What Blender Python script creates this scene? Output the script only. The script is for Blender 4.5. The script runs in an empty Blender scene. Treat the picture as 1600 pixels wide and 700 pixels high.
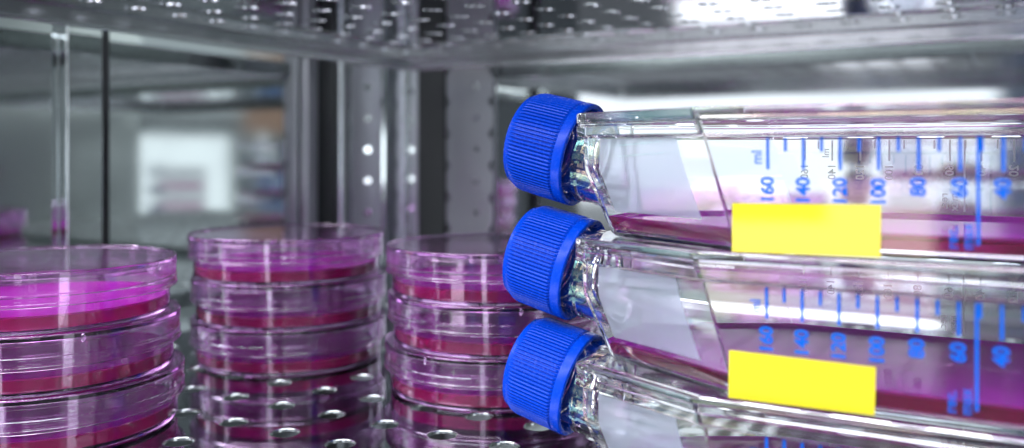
import bpy, bmesh, math, random
from mathutils import Vector, Matrix
random.seed(4)
S = 0.001                       # everything below is written in millimetres
sc = bpy.context.scene
COL = sc.collection
PI = math.pi

# ------------------------------------------------------------------ render set-up
sc.render.engine = 'CYCLES'
cy = sc.cycles
cy.max_bounces = 44
cy.transmission_bounces = 40
cy.glossy_bounces = 14
cy.diffuse_bounces = 4
cy.transparent_max_bounces = 24
cy.volume_bounces = 0
cy.caustics_reflective = True
cy.caustics_refractive = True
cy.blur_glossy = 0.2
cy.sample_clamp_indirect = 6.0
cy.use_denoising = True
try:
    cy.denoiser = 'OPENIMAGEDENOISE'
    cy.denoising_input_passes = 'RGB_ALBEDO_NORMAL'
except Exception:
    pass
sc.view_settings.view_transform = 'Standard'
sc.view_settings.look = 'None'
sc.view_settings.exposure = 0.15
sc.view_settings.gamma = 1.0

# ------------------------------------------------------------------ materials
def mat(name):
    m = bpy.data.materials.new(name)
    m.use_nodes = True
    nt = m.node_tree
    nt.nodes.clear()
    out = nt.nodes.new('ShaderNodeOutputMaterial')
    return m, nt, out

def N(nt, kind, **kw):
    n = nt.nodes.new(kind)
    for k, v in kw.items():
        if k in n.inputs:
            n.inputs[k].default_value = v
        else:
            setattr(n, k, v)
    return n

def glass(name, ior=1.53, rough=0.0, col=(1, 1, 1, 1), bump=0.0, scale=60.0, haze=0.0, hcol=(0.85, 0.84, 0.95, 1), film=None):
    m, nt, out = mat(name)
    if film:
        g = N(nt, 'ShaderNodeBsdfPrincipled')
        g.inputs['Base Color'].default_value = col
        g.inputs['Transmission Weight'].default_value = 1.0
        g.inputs['Roughness'].default_value = rough
        g.inputs['IOR'].default_value = ior
        g.inputs['Thin Film IOR'].default_value = 1.45
        ft = N(nt, 'ShaderNodeTexCoord')
        fn = N(nt, 'ShaderNodeTexNoise', Scale=35.0, Detail=1.0)
        fr = N(nt, 'ShaderNodeMapRange')
        fr.inputs['To Min'].default_value = film[0]; fr.inputs['To Max'].default_value = film[1]
        nt.links.new(ft.outputs['Object'], fn.inputs['Vector'])
        nt.links.new(fn.outputs[0], fr.inputs['Value'])
        nt.links.new(fr.outputs[0], g.inputs['Thin Film Thickness'])
    else:
        g = N(nt, 'ShaderNodeBsdfGlass', Color=col, Roughness=rough, IOR=ior)
    if bump:
        tc = N(nt, 'ShaderNodeTexCoord')
        no = N(nt, 'ShaderNodeTexNoise', Scale=scale, Detail=1.0)
        bp = N(nt, 'ShaderNodeBump', Strength=bump, Distance=0.0006)
        nt.links.new(tc.outputs['Object'], no.inputs['Vector'])
        nt.links.new(no.outputs[0], bp.inputs['Height'])
        nt.links.new(bp.outputs['Normal'], g.inputs['Normal'])
    if haze:
        d = N(nt, 'ShaderNodeBsdfDiffuse', Color=hcol)
        t = N(nt, 'ShaderNodeBsdfTranslucent', Color=hcol)
        m1 = N(nt, 'ShaderNodeMixShader', Fac=0.5); m2 = N(nt, 'ShaderNodeMixShader', Fac=haze)
        nt.links.new(d.outputs[0], m1.inputs[1]); nt.links.new(t.outputs[0], m1.inputs[2])
        nt.links.new(g.outputs[0], m2.inputs[1]); nt.links.new(m1.outputs[0], m2.inputs[2])
        nt.links.new(m2.outputs[0], out.inputs['Surface'])
    else:
        nt.links.new(g.outputs[0], out.inputs['Surface'])
    return m

def medium_mat(name, dens, col, body, amount):
    m, nt, out = mat(name)
    g = N(nt, 'ShaderNodeBsdfGlass', Color=(1, 1, 1, 1), Roughness=0.0, IOR=1.335)
    v = N(nt, 'ShaderNodeVolumeAbsorption', Color=col, Density=dens)
    d = N(nt, 'ShaderNodeBsdfDiffuse', Color=body)
    t = N(nt, 'ShaderNodeBsdfTranslucent', Color=body)
    m1 = N(nt, 'ShaderNodeMixShader', Fac=0.5); m2 = N(nt, 'ShaderNodeMixShader', Fac=amount)
    nt.links.new(d.outputs[0], m1.inputs[1]); nt.links.new(t.outputs[0], m1.inputs[2])
    nt.links.new(g.outputs[0], m2.inputs[1]); nt.links.new(m1.outputs[0], m2.inputs[2])
    nt.links.new(m2.outputs[0], out.inputs['Surface'])
    nt.links.new(v.outputs[0], out.inputs['Volume'])
    return m

def steel(name, col, rough, rough_var=0.03, bump=0.0, bscale=(6, 6, 6), smear=(1, 1, 1)):
    m, nt, out = mat(name)
    p = N(nt, 'ShaderNodeBsdfPrincipled')
    p.inputs['Metallic'].default_value = 1.0
    tc = N(nt, 'ShaderNodeTexCoord')
    mp = N(nt, 'ShaderNodeMapping')
    mp.inputs['Scale'].default_value = smear
    nt.links.new(tc.outputs['Object'], mp.inputs['Vector'])
    n1 = N(nt, 'ShaderNodeTexNoise', Scale=14.0, Detail=5.0)
    nt.links.new(mp.outputs[0], n1.inputs['Vector'])
    r = N(nt, 'ShaderNodeMapRange')
    r.inputs['From Min'].default_value = 0.3
    r.inputs['From Max'].default_value = 0.7
    r.inputs['To Min'].default_value = max(0.0, rough - rough_var)
    r.inputs['To Max'].default_value = rough + rough_var
    nt.links.new(n1.outputs[0], r.inputs['Value'])
    nt.links.new(r.outputs[0], p.inputs['Roughness'])
    p.inputs['Base Color'].default_value = (*col, 1)
    if bump:
        mb = N(nt, 'ShaderNodeMapping')
        mb.inputs['Scale'].default_value = bscale
        nt.links.new(tc.outputs['Object'], mb.inputs['Vector'])
        n2 = N(nt, 'ShaderNodeTexNoise', Scale=1.0, Detail=1.5)
        nt.links.new(mb.outputs[0], n2.inputs['Vector'])
        b = N(nt, 'ShaderNodeBump', Strength=1.0, Distance=bump)
        nt.links.new(n2.outputs[0], b.inputs['Height'])
        nt.links.new(b.outputs['Normal'], p.inputs['Normal'])
    nt.links.new(p.outputs[0], out.inputs['Surface'])
    return m

def plastic(name, col, rough=0.3, spec=0.5, coat=0.0, sss=0.0, noise=0.0):
    m, nt, out = mat(name)
    p = N(nt, 'ShaderNodeBsdfPrincipled')
    p.inputs['Base Color'].default_value = (*col, 1)
    p.inputs['Roughness'].default_value = rough
    p.inputs['Specular IOR Level'].default_value = spec
    p.inputs['Coat Weight'].default_value = coat
    if noise:
        tc = N(nt, 'ShaderNodeTexCoord')
        no = N(nt, 'ShaderNodeTexNoise', Scale=900.0, Detail=3.0)
        bp = N(nt, 'ShaderNodeBump', Strength=noise, Distance=0.0002)
        nt.links.new(tc.outputs['Object'], no.inputs['Vector'])
        nt.links.new(no.outputs[0], bp.inputs['Height'])
        nt.links.new(bp.outputs['Normal'], p.inputs['Normal'])
        r = N(nt, 'ShaderNodeMapRange')
        r.inputs['To Min'].default_value = rough - 0.08
        r.inputs['To Max'].default_value = rough + 0.08
        nt.links.new(no.outputs[0], r.inputs['Value'])
        nt.links.new(r.outputs[0], p.inputs['Roughness'])
    nt.links.new(p.outputs[0], out.inputs['Surface'])
    return m

def frosted(name):
    m, nt, out = mat(name)
    t = N(nt, 'ShaderNodeBsdfTranslucent', Color=(0.50, 0.53, 0.60, 1))
    d = N(nt, 'ShaderNodeBsdfDiffuse', Color=(0.40, 0.43, 0.49, 1))
    r = N(nt, 'ShaderNodeBsdfRefraction', Color=(0.95, 0.96, 1, 1), Roughness=0.45, IOR=1.03)
    m1 = N(nt, 'ShaderNodeMixShader', Fac=0.42)
    m2 = N(nt, 'ShaderNodeMixShader', Fac=0.68)
    nt.links.new(d.outputs[0], m1.inputs[1]); nt.links.new(t.outputs[0], m1.inputs[2])
    nt.links.new(m1.outputs[0], m2.inputs[1]); nt.links.new(r.outputs[0], m2.inputs[2])
    nt.links.new(m2.outputs[0], out.inputs['Surface'])
    return m

def ink(name, col, alpha):
    m, nt, out = mat(name)
    d = N(nt, 'ShaderNodeBsdfDiffuse', Color=(*col, 1))
    t = N(nt, 'ShaderNodeBsdfTransparent', Color=(*[min(1, 0.25 + 0.75 * c) for c in col], 1))
    tl = N(nt, 'ShaderNodeBsdfTranslucent', Color=(*col, 1))
    a = N(nt, 'ShaderNodeMixShader', Fac=0.5)
    mx = N(nt, 'ShaderNodeMixShader', Fac=alpha)
    nt.links.new(d.outputs[0], a.inputs[1]); nt.links.new(tl.outputs[0], a.inputs[2])
    nt.links.new(t.outputs[0], mx.inputs[1]); nt.links.new(a.outputs[0], mx.inputs[2])
    nt.links.new(mx.outputs[0], out.inputs['Surface'])
    return m

M_PS = glass('clear_polystyrene', 1.55, 0.0, (0.99, 0.99, 1.0, 1), haze=0.005, film=(260, 560))
M_DISH = glass('glow_tinted_dish_plastic', 1.5, 0.0, (0.995, 0.92, 1.0, 1), haze=0.006, hcol=(0.9, 0.78, 1.0, 1))  # purple glow of the medium is put into the plastic's tint
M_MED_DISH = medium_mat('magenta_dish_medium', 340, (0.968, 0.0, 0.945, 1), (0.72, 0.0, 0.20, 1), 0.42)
M_TOP_DISH = medium_mat('magenta_dish_medium_glow_top', 340, (0.968, 0.0, 0.945, 1), (0.90, 0.0, 1.0, 1), 0.48)  # purple light through the medium is put into this top-face colour
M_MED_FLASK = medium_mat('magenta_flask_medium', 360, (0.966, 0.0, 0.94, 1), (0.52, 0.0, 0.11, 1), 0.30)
M_TOP_FLASK = medium_mat('magenta_flask_medium_glow_top', 360, (0.966, 0.0, 0.94, 1), (0.86, 0.04, 1.0, 1), 0.50)  # top faces purpler than the sides: glow painted into the colour
M_CAP = plastic('blue_ribbed_plastic', (0.0003, 0.026, 0.28), 0.26, 0.09, noise=0.05)
M_LABEL = plastic('yellow_paper_label', (0.36, 0.305, 0.002), 0.5, 0.25, coat=0.8, noise=0.03)
M_FROST = frosted('frosted_writing_area')
M_INK = ink('blue_printing_ink', (0.008, 0.135, 0.60), 0.84)
M_EMB = ink('whitened_raised_marking', (0.97, 0.975, 0.98), 0.6)  # white colour stands in for light caught by the clear embossing
M_WALL = steel('chamber_stainless', (0.60, 0.63, 0.63), 0.045, 0.02, bump=0.0009, bscale=(5, 5, 1.5))
M_SHELF = steel('shelf_stainless', (0.44, 0.44, 0.47), 0.035, 0.015, bump=0.00006, bscale=(22, 22, 22))
M_PUNCH = steel('punched_hole_edge', (0.44, 0.46, 0.46), 0.26, 0.06)
M_POST = steel('pale_satin_upright', (0.80, 0.80, 0.85), 0.5, 0.06)
M_RAIL = steel('bright_edge_rail', (0.78, 0.82, 0.84), 0.2, 0.05)
M_GLINT = steel('mirror_glint_disc', (0.88, 0.90, 0.90), 0.06, 0.01)
M_STRIP = steel('satin_rack_strip', (0.36, 0.36, 0.39), 0.36, 0.06)
M_RACK = steel('rack_stainless', (0.58, 0.60, 0.60), 0.22, 0.05, bump=0.0001, bscale=(60, 60, 4))
M_DULL = steel('brushed_dull_stainless', (0.34, 0.36, 0.355), 0.32, 0.05)
M_SATIN = steel('satin_floor_stainless', (0.26, 0.28, 0.28), 0.38, 0.05)
M_DARK = plastic('near_black_strip', (0.02, 0.022, 0.024), 0.5)  # near-black strips stand in for the dark gaps beside the rails

# ------------------------------------------------------------------ mesh helpers
def link(name, bm, m, parent=None, smooth=None):
    me = bpy.data.meshes.new(name)
    bm.to_mesh(me); bm.free()
    return link_me(name, me, m, parent, smooth)

def link_me(name, me, m, parent=None, smooth=None):
    me.name = name
    keep = [p.material_index for p in me.polygons]
    me.materials.clear()
    for one in (m if isinstance(m, tuple) else (m,)):
        me.materials.append(one)
    for p, k in zip(me.polygons, keep):
        p.material_index = k
    if smooth is not None:
        for p in me.polygons:
            p.use_smooth = True
        me.set_sharp_from_angle(angle=math.radians(smooth))
    o = bpy.data.objects.new(name, me)
    if smooth is not None:
        wn = o.modifiers.new('weighted_normals', 'WEIGHTED_NORMAL'); wn.keep_sharp = True; wn.weight = 90
    COL.objects.link(o)
    if parent:
        o.parent = parent
    return o

def thing(name, label, cat, loc=(0, 0, 0), rz=0.0, group=None):
    o = bpy.data.objects.new(name, None)
    o.empty_display_size = 0.01
    COL.objects.link(o)
    o.location = Vector(loc) * S
    o.rotation_euler = (0, 0, rz)
    tag(o, label, cat, group)
    return o

def tag(o, label=None, cat=None, group=None, kind=None):
    if label: o['label'] = label
    if cat: o['category'] = cat
    if group: o['group'] = group
    if kind: o['kind'] = kind
    return o

def lathe(bm, prof, seg=192, mod=None, frame=None):
    """closed revolve of (r, z) points (mm); r = 0 ends become poles"""
    rings = []
    for (r, z) in prof:
        if r < 1e-6:
            p = Vector((0, 0, z))
            rings.append([bm.verts.new((frame @ p if frame else p) * S)])
        else:
            ring = []
            for k in range(seg):
                a = 2 * PI * k / seg
                rr = mod(r, z, k) if mod else r
                p = Vector((rr * math.cos(a), rr * math.sin(a), z))
                ring.append(bm.verts.new((frame @ p if frame else p) * S))
            rings.append(ring)
    for a, b in zip(rings, rings[1:]):
        if len(a) == 1 and len(b) == 1:
            continue
        for k in range(seg):
            j = (k + 1) % seg
            if len(a) == 1:
                bm.faces.new((a[0], b[j], b[k]))
            elif len(b) == 1:
                bm.faces.new((a[k], a[j], b[0]))
            else:
                bm.faces.new((a[k], a[j], b[j], b[k]))

def box(bm, x0, x1, y0, y1, z0, z1, bev=0.0):
    vs = [bm.verts.new(Vector((x, y, z)) * S) for z in (z0, z1) for (x, y) in ((x0, y0), (x1, y0), (x1, y1), (x0, y1))]
    fs = [bm.faces.new([vs[i] for i in q]) for q in
          ((3, 2, 1, 0), (4, 5, 6, 7), (0, 1, 5, 4), (1, 2, 6, 5), (2, 3, 7, 6), (3, 0, 4, 7))]
    if bev:
        es = list({e for f in fs for e in f.edges})
        bmesh.ops.bevel(bm, geom=es, offset=bev * S, segments=3, profile=0.5, affect='EDGES')
    return vs

def recalc(bm):
    bmesh.ops.recalc_face_normals(bm, faces=bm.faces[:])

# ------------------------------------------------------------------ camera
cam = bpy.data.cameras.new('camera')
co = bpy.data.objects.new('camera', cam)
COL.objects.link(co)
co.location = (0, 0, 0.100)
co.rotation_euler = (math.radians(90), 0, math.radians(29))
cam.sensor_width = 36
cam.lens = 36 * 1400 / 1600
cam.shift_y = -115 / 1600
cam.clip_start = 0.005
cam.clip_end = 50
cam.dof.use_dof = True
cam.dof.focus_distance = 0.287
cam.dof.aperture_fstop = cam.lens / 4.3
sc.camera = co

# ------------------------------------------------------------------ chamber (the setting)
XL, XR, YF, YB, ZB, ZT = -455, 330, 213, 600, -170, 360
def slab(name, x0, x1, y0, y1, z0, z1, m, bev=0.0):
    bm = bmesh.new(); box(bm, x0, x1, y0, y1, z0, z1, bev)
    o = link(name, bm, m)
    return tag(o, kind='structure')
slab('wall_left', XL - 12, XL, YF, YB + 12, ZB, ZT, M_WALL)
slab('wall_back', XL, XR, YB, YB + 12, ZB, ZT, M_WALL)
slab('wall_right', XR, XR + 12, YF, YB + 12, ZB, ZT, M_DULL)
slab('chamber_floor', XL - 12, XR + 12, YF, YB + 12, ZB - 12, ZB, M_SATIN)
slab('chamber_ceiling', XL - 12, XR + 12, YF, YB + 12, ZT, ZT + 12, M_WALL)

# ------------------------------------------------------------------ perforated shelves
def shelf(name, label, z, x0, x1, y0, y1, hx, hy, pitch=25.0, lip=11.0, flip=False):
    root = thing(name, label, 'shelf', (0, 0, z), 0, 'perforated shelves of the chamber')
    SEG = 32
    bm = bmesh.new()
    T = 1.3
    def ring(cx, cy, r, zz):
        return [bm.verts.new(Vector((cx + r * math.cos(2 * PI * k / SEG), cy + r * math.sin(2 * PI * k / SEG), zz)) * S) for k in range(SEG)]
    def square(cx, cy, h, zz):
        out = []
        for k in range(SEG):
            a = 2 * PI * k / SEG
            c, s = math.cos(a), math.sin(a)
            q = h / max(abs(c), abs(s))
            out.append(bm.verts.new(Vector((cx + c * q, cy + s * q, zz)) * S))
        return out
    def bridge(a, b, mi):
        for k in range(SEG):
            j = (k + 1) % SEG
            bm.faces.new((a[k], a[j], b[j], b[k])).material_index = mi
    marg = pitch * 0.5
    i0 = math.ceil((x0 + marg + 1 - hx) / pitch); i1 = math.floor((x1 - marg - 1 - hx) / pitch)
    j0 = math.ceil((y0 + marg + 1 - hy) / pitch); j1 = math.floor((y1 - marg - 1 - hy) / pitch)
    for i in range(i0, i1 + 1):
        for j in range(j0, j1 + 1):
            cx, cyy = hx + i * pitch, hy + j * pitch
            sq = square(cx, cyy, pitch / 2, 0)
            r1 = ring(cx, cyy, 5.55, 0); r2 = ring(cx, cyy, 5.25, -0.03); r3 = ring(cx, cyy, 5.1, -0.4)
            r4 = ring(cx, cyy, 5.1, -T + .15); r5 = ring(cx, cyy, 5.3, -T); sb = square(cx, cyy, pitch / 2, -T)
            for a, b in ((sq, r1), (r1, r2), (r2, r3), (r3, r4), (r4, r5), (r5, sb)):
                bridge(a, b, 0 if a is sq or b is sb else 1)
    gx0, gx1 = hx + i0 * pitch - marg, hx + i1 * pitch + marg
    gy0, gy1 = hy + j0 * pitch - marg, hy + j1 * pitch + marg
    # plain margins round the perforated field, as strips of the same sheet
    for (a, b, c, d) in ((x0, gx0, y0, y1), (gx1, x1, y0, y1), (gx0, gx1, y0, gy0), (gx0, gx1, gy1, y1)):
        for zz in (0, -T):
            q = [bm.verts.new(Vector((px, py, zz)) * S) for px, py in ((a, c), (b, c), (b, d), (a, d))]
            bm.faces.new(q if zz == 0 else q[::-1])
    bmesh.ops.remove_doubles(bm, verts=bm.verts[:], dist=1e-6)
    o = link('perforated_plate', bm, M_SHELF, root)
    o.data.materials.append(M_SHELF if z > 100 else M_PUNCH)
    # folded edge on each side: rounded bend, apron and a hemmed foot
    def apron(p, q, out):
        bm = bmesh.new()
        R = 2.2
        prof = [(0, 0)] + [(R * math.sin(t), -R + R * math.cos(t)) for t in [PI / 2 * k / 6 for k in range(1, 7)]]
        prof += [(R, -lip + 1.2), (R - .5, -lip + .3), (R - 1.2, -lip), (R - 2.0, -lip + .3), (R - 2.4, -lip + 1.2), (R - 2.4, -lip + 2.6)]
        inner = [(R - 1.5, -lip + 2.9), (R - 1.3, -R), (R - 1.9, -T - .55), (0, -T)]
        prof += inner
        p, q, out = Vector(p), Vector(q), Vector(out)
        A = [bm.verts.new((p + out * u + Vector((0, 0, v))) * S) for u, v in prof]
        B = [bm.verts.new((q + out * u + Vector((0, 0, v))) * S) for u, v in prof]
        n = len(prof)
        for k in range(n):
            bm.faces.new((A[k], A[(k + 1) % n], B[(k + 1) % n], B[k]))
        bm.faces.new(A[::-1]); bm.faces.new(B)
        recalc(bm)
        link('folded_edge', bm, M_RACK, root, 40)
    apron((x0, y0, 0), (x0, y1, 0), (-1, 0, 0))
    apron((x1, y0, 0), (x1, y1, 0), (1, 0, 0))
    apron((x0, y1, 0), (x1, y1, 0), (0, 1, 0))
    apron((x0, y0, 0), (x1, y0, 0), (0, -1, 0))
    return root
shelf('perforated_shelf', 'lower polished steel shelf with round holes, carrying the dishes and flasks', 0,
      -398, 273, 128, 555, -274.2, 238.6)
shelf('perforated_shelf', 'upper perforated steel shelf seen from below at the top of the photo', 171.3,
      -398, 273, 214, 555, -226, 371)

# ------------------------------------------------------------------ rack uprights, ledges
def punched_strip(bm, along, p0, w, z0, z1, d, pitch, zc, r, hole_u):
    """flat upright of width w, proud by d, with round holes at every pitch. along/out: unit axes"""
    U, O = along
    SEG = 20
    U, O, p0 = Vector(U), Vector(O), Vector(p0)
    n0 = math.ceil((z0 + r + 2 - zc) / pitch); n1 = math.floor((z1 - r - 2 - zc) / pitch)
    def V(u, z, o): return bm.verts.new((p0 + U * u + O * o + Vector((0, 0, z))) * S)
    for n in range(n0, n1 + 1):
        zz = zc + n * pitch
        hu, hz = w / 2, pitch / 2
        sq, r1, r2 = [], [], []
        for k in range(SEG):
            a = 2 * PI * k / SEG; c, s = math.cos(a), math.sin(a)
            if abs(c) * hz >= abs(s) * hu: q = hu / abs(c)
            else: q = hz / abs(s)
            sq.append(V(w / 2 + c * q, zz + s * q, d))
            r1.append(V(hole_u + r * c, zz + r * s, d)); r2.append(V(hole_u + r * c * .98, zz + r * s * .98, 0.6))
        for a_, b_ in ((sq, r1), (r1, r2)):
            for k in range(SEG):
                j = (k + 1) % SEG
                bm.faces.new((a_[k], a_[j], b_[j], b_[k]))
    zt0, zt1 = zc + n0 * pitch - pitch / 2, zc + n1 * pitch + pitch / 2
    for (za, zb) in ((z0, zt0), (zt1, z1)):
        bm.faces.new((V(0, za, d), V(w, za, d), V(w, zb, d), V(0, zb, d)))
    for u in (0, w):
        bm.faces.new((V(u, z0, 0.4), V(u, z0, d), V(u, z1, d), V(u, z1, 0.4)))
    bmesh.ops.remove_doubles(bm, verts=bm.verts[:], dist=1e-6)
    recalc(bm)

def upright(label, strip, rails, glints=False, face=None):
    root = thing('rack_upright', label, 'shelf rack', (0, 0, 0), 0, 'perforated uprights of the shelf rack')
    bm = bmesh.new(); punched_strip(bm, *strip)
    link('punched_strip', bm, face or M_STRIP, root)
    if glints:
        (U, O), p0, wd, z0, z1, d, pitch, zc, r, hu = strip
        U, O, p0 = Vector(U), Vector(O), Vector(p0)
        for n in range(math.ceil((z0 + r + 2 - zc) / pitch), math.floor((z1 - r - 2 - zc) / pitch) + 1):  # mirror discs added over the holes to give bright spots
            bm = bmesh.new()
            c = (p0 + U * hu + O * (d + .3) + Vector((0, 0, zc + n * pitch))) * S
            bmesh.ops.create_cone(bm, cap_ends=True, segments=28, radius1=1.0, radius2=0.93, depth=1.0,
                                  matrix=Matrix.Translation(c) @ Matrix.Diagonal((0.8 * S, 5.2 * S, 2.6 * S, 1)) @ Matrix.Rotation(PI / 2, 4, 'Y'))
            link('glint_disc', bm, M_GLINT, root)
    for (x0, x1, y0, y1, m, bev) in rails:
        bm = bmesh.new(); box(bm, x0, x1, y0, y1, ZB + 2, ZT - 2, bev)
        link('edge_rail', bm, m, root, 40)
    return root
upright('perforated steel upright on the left wall beside the chamber corner, holes in one column',
        (((0, 1, 0), (1, 0, 0)), (XL + 0.3, 550, 0), 40, ZB + 2, ZT - 2, 6.0, 25.0, 100.5, 3.4, 21),
        [(XL + .5, XL + 11, 533.5, 547.0, M_RAIL, 3.0), (XL + .5, XL + 4, 516, 533, M_DARK, 0.5), (XL + .5, XL + 9, 498, 510, M_STRIP, 2.0)], True, M_POST)
upright('perforated steel upright on the back wall to the right of the chamber corner',
        (((1, 0, 0), (0, -1, 0)), (-390, YB - 0.3, 0), 42, ZB + 2, ZT - 2, 3.0, 25.0, 100.5, 2.6, 27),
        [(-438, -430, YB - 4, YB - .5, M_RAIL, 1.5), (-418, -392, YB - 3.2, YB - .5, M_DARK, 0.5)])
t = thing('wall_rail', 'plain dull steel rail on the left wall near the left edge of the photo', 'rail')
bm = bmesh.new(); box(bm, XL + .5, XL + 7, 309, 331, ZB + 2, ZT - 2, 0.8); link('rail_face', bm, M_WALL, t, 40)
bm = bmesh.new(); box(bm, XL + .5, XL + 4, 332, 338, ZB + 2, ZT - 2, 1.0); link('rail_flange', bm, M_DARK, t, 40)

# ------------------------------------------------------------------ culture dishes
def vents(bm, r, z0, z1, angs):
    for a in angs:
        c = Vector((r * math.cos(a), r * math.sin(a), (z0 + z1) / 2))
        mtx = Matrix.Translation(c * S) @ Matrix.Rotation(a, 4, 'Z') @ Matrix.Diagonal((0.35 * S, 0.75 * S, (z1 - z0) / 2 * S, 1))
        bmesh.ops.create_uvsphere(bm, u_segments=10, v_segments=8, radius=1.0, matrix=mtx)

bm = bmesh.new()
lathe(bm, [(0, .75), (41.9, .75), (42.1, .1), (42.4, 0), (42.9, .1), (43.5, .7), (43.75, 1.6), (44.0, 18.3), (43.85, 18.7),
           (43.3, 18.8), (42.95, 18.5), (42.85, 3.0), (42.6, 2.0), (41.9, 1.65), (40.5, 1.6), (0, 1.6)])
recalc(bm)
ME_BASE = bpy.data.meshes.new('dish_base'); bm.to_mesh(ME_BASE); bm.free()
bm = bmesh.new()
lathe(bm, [(0, 18.95), (44.2, 18.95), (44.9, 18.8), (45.15, 18.3), (45.2, 11.2), (45.2, 9.8), (45.45, 9.5), (46.1, 9.5), (46.42, 9.8), (46.45, 10.6),
           (46.2, 11.0), (46.15, 12.6), (46.32, 12.9), (46.3, 13.5), (46.05, 13.8), (46.0, 17.4), (46.2, 17.7), (46.2, 20.2), (46.0, 20.55), (45.7, 20.65), (45.45, 20.5), (45.35, 20.1), (45.1, 19.93),
           (43.4, 19.9), (0, 19.9)])
recalc(bm)
vents(bm, 46.62, 17.4, 20.2, (-1.75, 0.35, 2.44))
ME_LID = bpy.data.meshes.new('dish_lid'); bm.to_mesh(ME_LID); bm.free()
bm = bmesh.new()
lathe(bm, [(0, 1.66), (40.4, 1.66), (41.8, 1.72), (42.5, 2.1), (42.74, 3.0), (42.79, 6.6), (42.5, 6.35), (41.9, 5.95), (41.0, 5.75), (39.5, 5.7), (0, 5.7)])
recalc(bm)
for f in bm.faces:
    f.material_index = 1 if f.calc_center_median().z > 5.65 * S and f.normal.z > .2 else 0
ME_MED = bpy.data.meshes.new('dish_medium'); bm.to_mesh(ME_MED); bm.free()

def dish(label, loc, rz, group):
    root = thing('culture_dish', label, 'petri dish', loc, rz, group)
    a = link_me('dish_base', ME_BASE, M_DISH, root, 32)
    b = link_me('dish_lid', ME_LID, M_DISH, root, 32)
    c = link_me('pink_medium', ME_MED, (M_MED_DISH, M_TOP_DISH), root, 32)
    return root
STEP = 20.0
def cam2w(X, d):
    c, s = math.cos(math.radians(29)), math.sin(math.radians(29))
    return X * c - d * s, X * s + d * c
stacks = [
    ('leftmost foreground stack', cam2w(-172.0, 328), [(2.6, 0.4, 0.3), (1.2, 0.2, 1.4), (0, 0, 0.0)]),
    ('middle stack behind the others', cam2w(-109.0, 437), [(0.9, 0, 2.0), (1.1, 0, 0.6), (-0.3, 0, 3.0)]),
    ('right stack, half hidden behind blue caps', cam2w(-7.2, 384), [(-0.6, 0, 0.1), (0.7, 0, 0.9), (0, 0, 2.6)]),
]
for where, (x, y), offs in stacks:
    for k, (dx, dy, rz) in enumerate(offs):
        pos = ('bottom', 'middle', 'top')[k]
        dish(f'{pos} clear pink dish of the {where}',
             (x + dx * .875, y + dx * .485 + dy, k * STEP + 0.03), rz, 'stacked dishes of pink culture medium')

# ------------------------------------------------------------------ culture flasks
def polygon(t, inset=0.0):
    """flask outline at height fraction t, offset inward by inset (mm)"""
    q = min(1.0, t / 0.56)
    xf, yf = -105.6 - 6.6 * q, 13.0 + 7.3 * q
    xc, yc = -61.3 - 10.5 * t, 38.6 + 1.2 * t
    xb = 18.0 + 2 * t
    P = [Vector((xf, -yf)), Vector((xc, -yc)), Vector((xb, -yc)), Vector((xb, yc)), Vector((xc, yc)), Vector((xf, yf))]
    n = len(P)
    L = []
    for i in range(n):
        a, b = P[i], P[(i + 1) % n]
        d = (b - a).normalized()
        L.append((a + Vector((-d.y, d.x)) * inset, d))
    out = []
    for i in range(n):
        (p, d), (q, e) = L[i - 1], L[i]
        k = d.x * e.y - d.y * e.x
        s = ((q.x - p.x) * e.y - (q.y - p.y) * e.x) / k
        out.append(p + d * s)
    return out
def filleted(P, r, n=5):
    out = []
    m = len(P)
    for i in range(m):
        a, b, c = P[i - 1], P[i], P[(i + 1) % m]
        u, v = (a - b).normalized(), (c - b).normalized()
        ang = math.acos(max(-1, min(1, u.dot(v))))
        t = r / math.tan(ang / 2)
        ctr = b + (u + v).normalized() * (r / math.sin(ang / 2))
        p, q = b + u * t - ctr, b + v * t - ctr
        a0, a1 = math.atan2(p.y, p.x), math.atan2(q.y, q.x)
        d = (a1 - a0 + PI) % (2 * PI) - PI
        for k in range(n):
            th = a0 + d * k / (n - 1)
            out.append(ctr + Vector((math.cos(th), math.sin(th))) * r)
    return out
def loft(levels):
    bm = bmesh.new()
    rings = []
    full = [levels[0]]
    for a, b in zip(levels, levels[1:]):
        n = max(1, int((b[0] - a[0]) / 3.0))
        full += [tuple(p + (q - p) * k / n for p, q in zip(a, b)) for k in range(1, n + 1)]
    levels = full
    for (z, inset, r) in levels:
        ring = [bm.verts.new(Vector((p.x, p.y, z)) * S) for p in filleted(polygon(z / 37.0, inset), r)]
        rings.append(ring)
    n = len(rings[0])
    for a, b in zip(rings, rings[1:]):
        for k in range(n):
            j = (k + 1) % n
            bm.faces.new((a[k], a[j], b[j], b[k]))
    bm.faces.new(rings[0][::-1]); bm.faces.new(rings[-1])
    recalc(bm)
    return bm
def tube(rs, frame, seg=72):
    bm = bmesh.new()
    lathe(bm, [(0, rs[0][1])] + rs + [(0, rs[-1][1])], seg, None, frame)
    recalc(bm)
    return bm

TILT = math.radians(14)
NC = Vector((-120.8, 0, 24.2))                       # centre of the cap's open rim
u = Vector((-math.cos(TILT), 0, math.sin(TILT)))
vx = Vector((0, 1, 0)); vy = u.cross(vx)
FR = Matrix((( vx.x, vy.x, u.x, NC.x), (vx.y, vy.y, u.y, NC.y), (vx.z, vy.z, u.z, NC.z), (0, 0, 0, 1)))

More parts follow.
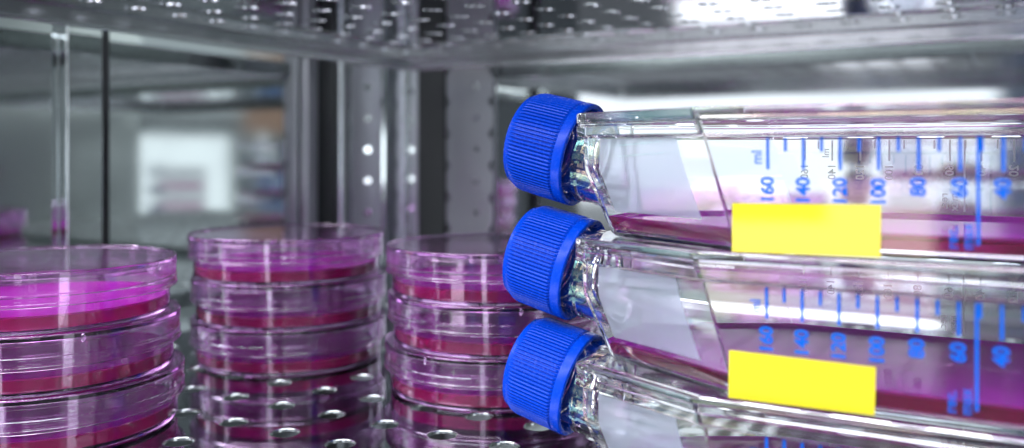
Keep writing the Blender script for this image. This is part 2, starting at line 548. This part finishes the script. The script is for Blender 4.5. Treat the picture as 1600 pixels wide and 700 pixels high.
def temp(bm):
    me = bpy.data.meshes.new('t'); bm.to_mesh(me); bm.free()
    o = bpy.data.objects.new('t', me); COL.objects.link(o)
    return o
def boolean(a, b, op):
    md = a.modifiers.new('b', 'BOOLEAN'); md.operation = op; md.object = b; md.solver = 'EXACT'
    dg = bpy.context.evaluated_depsgraph_get()
    me = bpy.data.meshes.new_from_object(a.evaluated_get(dg))
    bpy.data.objects.remove(a); bpy.data.objects.remove(b)
    o = bpy.data.objects.new('t', me); COL.objects.link(o)
    return o
outer = temp(loft([(0, 1.3, 1.0), (0.35, .55, 1.1), (1.2, 0.0, 1.3), (29.4, 0.0, 1.3), (29.75, -.35, 1.5), (30.1, -1.7, 2.0), (30.4, -1.95, 2.2),
                   (32.9, -1.95, 2.2), (33.25, -1.55, 2.2), (33.7, -1.55, 2.2), (34.05, -1.95, 2.2), (36.3, -1.95, 2.2), (36.8, -1.75, 2.2), (37.0, -1.3, 2.2)]))
neck = temp(tube([(14.2, -16.0), (14.0, -5.0), (14.4, -4.2), (14.4, -2.4), (12.9, -1.8), (12.9, 3.0), (13.5, 3.6), (13.5, 4.8), (12.9, 5.4), (12.9, 8.5), (13.5, 9.1), (13.5, 10.3), (12.9, 10.9), (12.9, 18.6), (12.5, 19.0)], FR))
cav = temp(loft([(1.5, 3.2, .8), (1.8, 2.2, .9), (2.6, 1.55, 1.0), (34.3, 1.55, 1.0), (34.9, 1.9, 1.0), (35.2, 2.6, .9)]))
bore = temp(tube([(11.2, -26.0), (11.2, 26.0)], FR))
outer = boolean(outer, neck, 'UNION')
cav = boolean(cav, bore, 'UNION')
body = boolean(outer, cav, 'DIFFERENCE')
ME_BODY = body.data.copy(); bpy.data.objects.remove(body)

bm = loft([(1.56, 3.3, .8), (1.9, 2.3, .9), (2.66, 1.62, 1.0), (6.5, 1.60, 1.0), (6.2, 1.8, 1.0), (5.8, 2.4, 1.0), (5.6, 3.4, 1.0), (5.55, 5.0, 1.0)])
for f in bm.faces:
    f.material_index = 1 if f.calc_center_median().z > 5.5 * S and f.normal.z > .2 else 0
ME_FMED = bpy.data.meshes.new('flask_medium'); bm.to_mesh(ME_FMED); bm.free()

# cap: ribbed outside, hollow inside, smooth collar at the open rim
RIBS, PER = 84, 6
def ribbed(r, z, k):
    if r < 15.4 or z < 3.6 or z > 20.4:
        return r
    w = (0.0, 0.0, 0.60, 0.72, 0.72, 0.60)[k % PER]
    f = min(1.0, (z - 3.6) / 0.6, (20.4 - z) / 1.6)
    return r - 0.36 + w * max(0, f) * 1.0
bm = bmesh.new()
lathe(bm, [(0, 20.6), (14.0, 20.6), (14.3, 20.2), (14.3, 1.4), (14.9, 0.5), (15.4, 0.0), (16.3, 0.0), (16.75, .3), (16.9, .9), (16.9, 2.9), (16.75, 3.3), (16.45, 3.6), (16.45, 4.3),
           (16.4, 10.5), (16.25, 17.8), (16.1, 19.2), (15.8, 20.4), (15.2, 21.4), (14.4, 22.0), (13.3, 22.2), (0, 22.2)], RIBS * PER, ribbed, FR)
recalc(bm)
ME_CAP = bpy.data.meshes.new('cap'); bm.to_mesh(ME_CAP); bm.free()

# printed and raised markings -------------------------------------------------
def text_mesh(body, size, bold=0.0):
    cu = bpy.data.curves.new('txt', 'FONT'); cu.body = body; cu.size = size * S; cu.offset = bold * S
    cu.align_x = 'LEFT'; cu.align_y = 'CENTER'; cu.resolution_u = 6; cu.extrude = 0.035 * S
    o = bpy.data.objects.new('txt', cu); COL.objects.link(o)
    dg = bpy.context.evaluated_depsgraph_get()
    me = bpy.data.meshes.new_from_object(o.evaluated_get(dg))
    bpy.data.objects.remove(o)
    return me
def side_y(z):                      # outer side face of the flask at local height z
    return 38.6 + 1.2 * z / 37.0
def scale_marks(far):
    """graduation of one side: reads upright when the flask stands on its base (neck up)"""
    bm = bmesh.new()
    sgn = 1 if far else -1
    th = 0.10 if far else 0.03
    def bar(x, z0, z1, w):
        vs = []
        for (zz) in (z0, z1):
            for yo in (0.03, 0.03 + th):
                for dx in (-w / 2, w / 2):
                    vs.append(bm.verts.new(Vector((x + dx, sgn * (side_y(zz) + yo), zz)) * S))
        a = vs
        for q in ((0, 1, 3, 2), (4, 6, 7, 5), (0, 4, 5, 1), (2, 3, 7, 6), (0, 2, 6, 4), (1, 5, 7, 3)):
            bm.faces.new([a[i] for i in q])
    def word(t, x, z, size, bold):
        me = text_mesh(t, size, bold)
        # text x -> +z on the near face (reads bottom to top); on the far face it starts at the top as seen through the flask
        zdir = Vector((0, 0.0324, 1)) if not far else Vector((0, -0.0324, -1))
        if not far:
            zdir = Vector((0, -0.0324, 1))
        xdir = Vector((-1, 0, 0))
        n = Vector((0, sgn, 0))
        off = len(bm.verts)
        vs = []
        for v in me.vertices:
            w = zdir * v.co.x + xdir * v.co.y + n * v.co.z
            vs.append(bm.verts.new(w + Vector((x, sgn * (side_y(z) + 0.07 + th * .5), z)) * S))
        for p in me.polygons:
            try: bm.faces.new([vs[i] for i in p.vertices])
            except ValueError: pass
    base = 5.9 if not far else 0.0
    sx = lambda ml: (-53.4 if not far else -59.5) + 8.52 * (160 - ml) / 20
    if not far:
        for ml in range(10, 161, 10):
            big = ml % 20 == 0
            bar(sx(ml), 21.2 if big else 25.6, 29.1, 0.74)
            if big: word(str(ml), sx(ml), {3: 12.7, 2: 15.3}[len(str(ml))], 4.45, 0.15)
        word('ml', sx(160) - 2.6, 22.4, 3.6, 0.05)
        bar(-7.2, 4.7, 29.1, 0.74)
        word('rec.', -12.4, 3.6, 3.5, 0.05); word('max', -9.3, 3.6, 3.5, 0.05)
    else:
        for ml in range(10, 161, 10):
            big = ml % 20 == 0
            bar(sx(ml), 22.6 if big else 26.4, 29.1, 0.55)
            if big: word(str(ml), sx(ml), 21.6, 3.4, 0.06)
        word('ml', sx(140) - 1.9, 26.5, 3.0, 0.04)
        bar(-12.9, 7.4, 29.1, 0.5)
        word('rec.', -18.5, 13.0, 3.2, 0.04); word('max', -15.7, 13.0, 3.2, 0.04)
    me = bpy.data.meshes.new('marks'); bm.to_mesh(me); bm.free()
    return me
ME_INK = scale_marks(False)
ME_EMB = scale_marks(True)

def side_quad(pts, off, th, bev=0):
    """thin sheet lying on the near side face; pts are (x, z)"""
    bm = bmesh.new()
    A = [bm.verts.new(Vector((x, -(side_y(z) + off), z)) * S) for x, z in pts]
    B = [bm.verts.new(Vector((x, -(side_y(z) + off + th), z)) * S) for x, z in pts]
    n = len(pts)
    bm.faces.new(A); bm.faces.new(B[::-1])
    for k in range(n):
        bm.faces.new((A[k], B[k], B[(k + 1) % n], A[(k + 1) % n]))
    recalc(bm)
    return bm
def shoulder_patch(f0t, f1t, f0b, f1b, z0, z1, off, th):
    """thin sheet on the near slanted shoulder; f = fraction along the shoulder from the front edge to the corner"""
    bm = bmesh.new()
    def P(f, z, o):
        pl = polygon(z / 37.0, -o)
        a, b = pl[0], pl[1]
        q = a.lerp(b, f)
        return Vector((q.x, q.y, z)) * S
    n = 14
    def sheet(o, flip):
        g = []
        for i in range(n + 1):
            v = i / n; z = z0 + (z1 - z0) * v
            fa, fb = f0b + (f0t - f0b) * v, f1b + (f1t - f1b) * v
            g.append([bm.verts.new(P(fa + (fb - fa) * j / n, z, o)) for j in range(n + 1)])
        for i in range(n):
            for j in range(n):
                q = (g[i][j], g[i][j + 1], g[i + 1][j + 1], g[i + 1][j])
                bm.faces.new(q[::-1] if flip else q)
        return g[0] + [r[-1] for r in g[1:]] + g[-1][-2::-1] + [r[0] for r in g[-2:0:-1]]
    ra, rb = sheet(off, True), sheet(off + th, False)
    for k in range(len(ra)):
        j = (k + 1) % len(ra)
        bm.faces.new((ra[k], ra[j], rb[j], rb[k]))
    recalc(bm)
    return bm

FX, FY = 1.0, 263.9
flasks = [
    ('bottom flask of the stack, cut off by the photo edge, no yellow label in view', 0.0, 0.0, None),
    ('middle flask of the stack, blue capped, yellow label tilted down to the right', 0.0, 0.0, [(-63.1, .3), (-28.5, .7), (-28.2, 12.2), (-62.8, 12.5)]),
    ('topmost clear flask of the stack with blue cap and yellow label', 0.3, 0.0, [(-62.5, .25), (-27.5, .8), (-27.3, 13.2), (-62.3, 12.6)]),
]
for k, (lab, dx, dy, lb) in enumerate(flasks):
    t = thing('culture_flask', lab, 'culture flask', (FX + dx, FY + dy, 0.02 + k * 37.04), 0, 'stacked cell culture flasks')
    link_me('flask_body', ME_BODY, M_PS, t, 28)
    link_me('screw_cap', ME_CAP, M_CAP, t, 25)
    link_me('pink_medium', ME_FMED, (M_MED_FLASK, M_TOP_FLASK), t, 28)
    link('frosted_panel', shoulder_patch(0.16, 0.80, 0.13, 0.82, 8.0, 29.2, 0.04, 0.05), M_FROST, t, 40)
    link_me('printed_scale', ME_INK, M_INK, t)
    link_me('raised_scale', ME_EMB, M_EMB, t)
    if lb:
        link('paper_label', side_quad(lb, 0.14, 0.10), M_LABEL, t)

# ------------------------------------------------------------------ world: the bright laboratory outside the open door, with patches added for reflections
w = bpy.data.worlds.new('World'); sc.world = w; w.use_nodes = True
nt = w.node_tree; nt.nodes.clear()
wo = N(nt, 'ShaderNodeOutputWorld'); bg = N(nt, 'ShaderNodeBackground')
nt.links.new(bg.outputs[0], wo.inputs['Surface'])
tc = N(nt, 'ShaderNodeTexCoord'); sp = N(nt, 'ShaderNodeSeparateXYZ')
nt.links.new(tc.outputs['Generated'], sp.inputs[0])
def M(op, a, b=None):
    n = nt.nodes.new('ShaderNodeMath'); n.operation = op
    for i, v in enumerate((a, b)):
        if v is None: continue
        if isinstance(v, (int, float)): n.inputs[i].default_value = v
        else: nt.links.new(v, n.inputs[i])
    return n.outputs[0]
az = M('MULTIPLY', M('ARCTAN2', M('MULTIPLY', sp.outputs[0], -1), M('MULTIPLY', sp.outputs[1], -1)), 180 / PI)   # 0 = -Y, + towards -X
el = M('MULTIPLY', M('ARCSINE', sp.outputs[2]), 180 / PI)
def ramp(v, a, b):
    n = nt.nodes.new('ShaderNodeMapRange'); n.interpolation_type = 'SMOOTHSTEP'; n.clamp = True
    n.inputs['From Min'].default_value = a; n.inputs['From Max'].default_value = b
    nt.links.new(v, n.inputs['Value'])
    return n.outputs[0]
def win(v, a, b, soft):
    return M('MULTIPLY', ramp(v, a - soft, a + soft), ramp(v, b + soft, b - soft))
cur = None
def layer(mask, col):
    global cur
    n = nt.nodes.new('ShaderNodeMix'); n.data_type = 'RGBA'
    nt.links.new(mask, n.inputs[0])
    if cur is None: n.inputs[6].default_value = (0.5, 0.52, 0.53, 1)
    else: nt.links.new(cur, n.inputs[6])
    n.inputs[7].default_value = (*col, 1)
    cur = n.outputs[2]
def rect(a0, a1, e0, e1, sa, se): return M('MULTIPLY', win(az, a0, a1, sa), win(el, e0, e1, se))
layer(ramp(el, -5, 45), (1.05, 1.1, 1.12))                       # walls and ceiling of the lab
layer(rect(-70, 75, 30, 42, 3, 1.5), (10.5, 10.7, 11.2))             # ceiling light rows
layer(rect(-70, 75, 52, 66, 3, 1.5), (10.5, 10.7, 11.2))
layer(rect(-66, 66, -40, 9.5, 4, 1), (0.30, 0.32, 0.33))           # grey lab furniture
layer(rect(-66, 66, -60, -5, 4, 1), (0.14, 0.15, 0.16))           # floor and plinths
layer(rect(-1, 27, -3.3, 9.5, 1.5, .4), (1.30, 1.37, 1.40))           # white cabinet
layer(rect(3.8, 9.7, -8.2, -5.4, .6, .3), (3.0, 3.0, 3.05))  # added bright patch that pales part of the upper label
layer(rect(3.8, 18.5, -13.8, -8, .6, .3), (3.0, 3.0, 3.05))           # added bright patch, mirrored as paleness on the labels
layer(rect(-21, -16, -20, 30, .5, 2), (3.0, 3.2, 3.3))           # tall bright strips added to streak the dishes
layer(rect(34, 41, -20, 28, .6, 2), (2.6, 2.8, 2.9))
layer(rect(-78, -70, -20, 40, 1, 2), (3.2, 3.4, 3.5))
layer(rect(80, 92, -20, 35, 1, 2), (2.4, 2.6, 2.7))          # last of the added bright strips
layer(rect(27, 33, -50, 60, .5, 2), (0.08, 0.09, 0.10))           # dark bands added to streak the reflections
layer(rect(44, 58, -50, 26, 1, 2), (0.12, 0.13, 0.14))
layer(rect(62, 74, -8, 28, 1, 2), (2.6, 2.8, 2.8))                # bright panel added for reflections
layer(rect(-64, -38, -50, 24, 1, 2), (0.22, 0.25, 0.255))          # grey cabinet to the right of the door
layer(rect(-52.5, -46.3, -5, 0.9, .3, .3), (1.6, 1.72, 1.7))  # bright patch and those below paint in the left wall's reflections
layer(rect(-50.6, -47.6, -4.2, -1, .15, .15), (0.8, 0.85, 0.87))  # reflected flask stack painted in: grey panel, pink lines, dark caps
for e in (-2.2, -3.4):
    layer(rect(-50.4, -47.8, e - .14, e + .14, .2, .12), (0.55, 0.18, 0.38))
for e in (-1.3, -2.45, -3.6):
    layer(rect(-50.9, -50.3, e - .28, e + .28, .12, .12), (0.06, 0.08, 0.16))
layer(rect(-53, -42, 2.2, 3.6, .5, .3), (0.75, 0.8, 0.8))
layer(rect(-53, -43, 4.5, 9, .5, .6), (0.6, 0.66, 0.66))
layer(rect(-44.6, -43.8, -6, 9, .2, .5), (0.9, 0.95, 0.95))
layer(rect(-41.2, -35.5, -2.6, 1.3, .4, .4), (4.5, 4.7, 4.7))  # bright strip added for the discs on the left upright to mirror
layer(rect(-45.5, -42.2, 1, 6, .4, .5), (0.40, 0.27, 0.2))
layer(rect(-44.5, -42.3, -5, -1, .3, .5), (0.12, 0.2, 0.36))
layer(rect(-34, -24, -50, 60, 1, 2), (0.10, 0.11, 0.12))  # another added dark band for streaked reflections
layer(rect(-13, 0.6, -50, 10, .7, 1), (0.10, 0.12, 0.16))         # whoever stands behind the camera
layer(rect(-9, -3, 4, 9, 1, 1), (0.42, 0.27, 0.19))
layer(rect(-8, -2, -12, 1, 1, 1), (0.15, 0.25, 0.5))
tint = nt.nodes.new('ShaderNodeMix'); tint.data_type = 'RGBA'; tint.blend_type = 'MULTIPLY'; tint.inputs[0].default_value = 1.0
nt.links.new(cur, tint.inputs[6]); tint.inputs[7].default_value = (0.98, 0.985, 1.05, 1)
nt.links.new(tint.outputs[2], bg.inputs['Color'])
bg.inputs['Strength'].default_value = 1.2

# room lamp and an added fill for the dishes, before the open chamber
def area(name, loc, target, sx, sy, power, col=(1, 1, 1)):
    l = bpy.data.lights.new(name, 'AREA'); l.shape = 'RECTANGLE'; l.size = sx; l.size_y = sy; l.energy = power; l.color = col
    o = bpy.data.objects.new(name, l); COL.objects.link(o); o.location = loc
    o.rotation_euler = (Vector(target) - Vector(loc)).to_track_quat('-Z', 'Y').to_euler()
area('ceiling_lamp', (0.15, -0.75, 0.95), (-0.15, 0.3, 0.05), 0.9, 0.25, 8, (1, 0.99, 0.97))
area('dish_fill', (-0.75, -0.75, 0.75), (-0.15, 0.3, 0.05), 0.75, 0.6, 12, (0.97, 0.99, 1))  # unseen fill light added to brighten the dishes
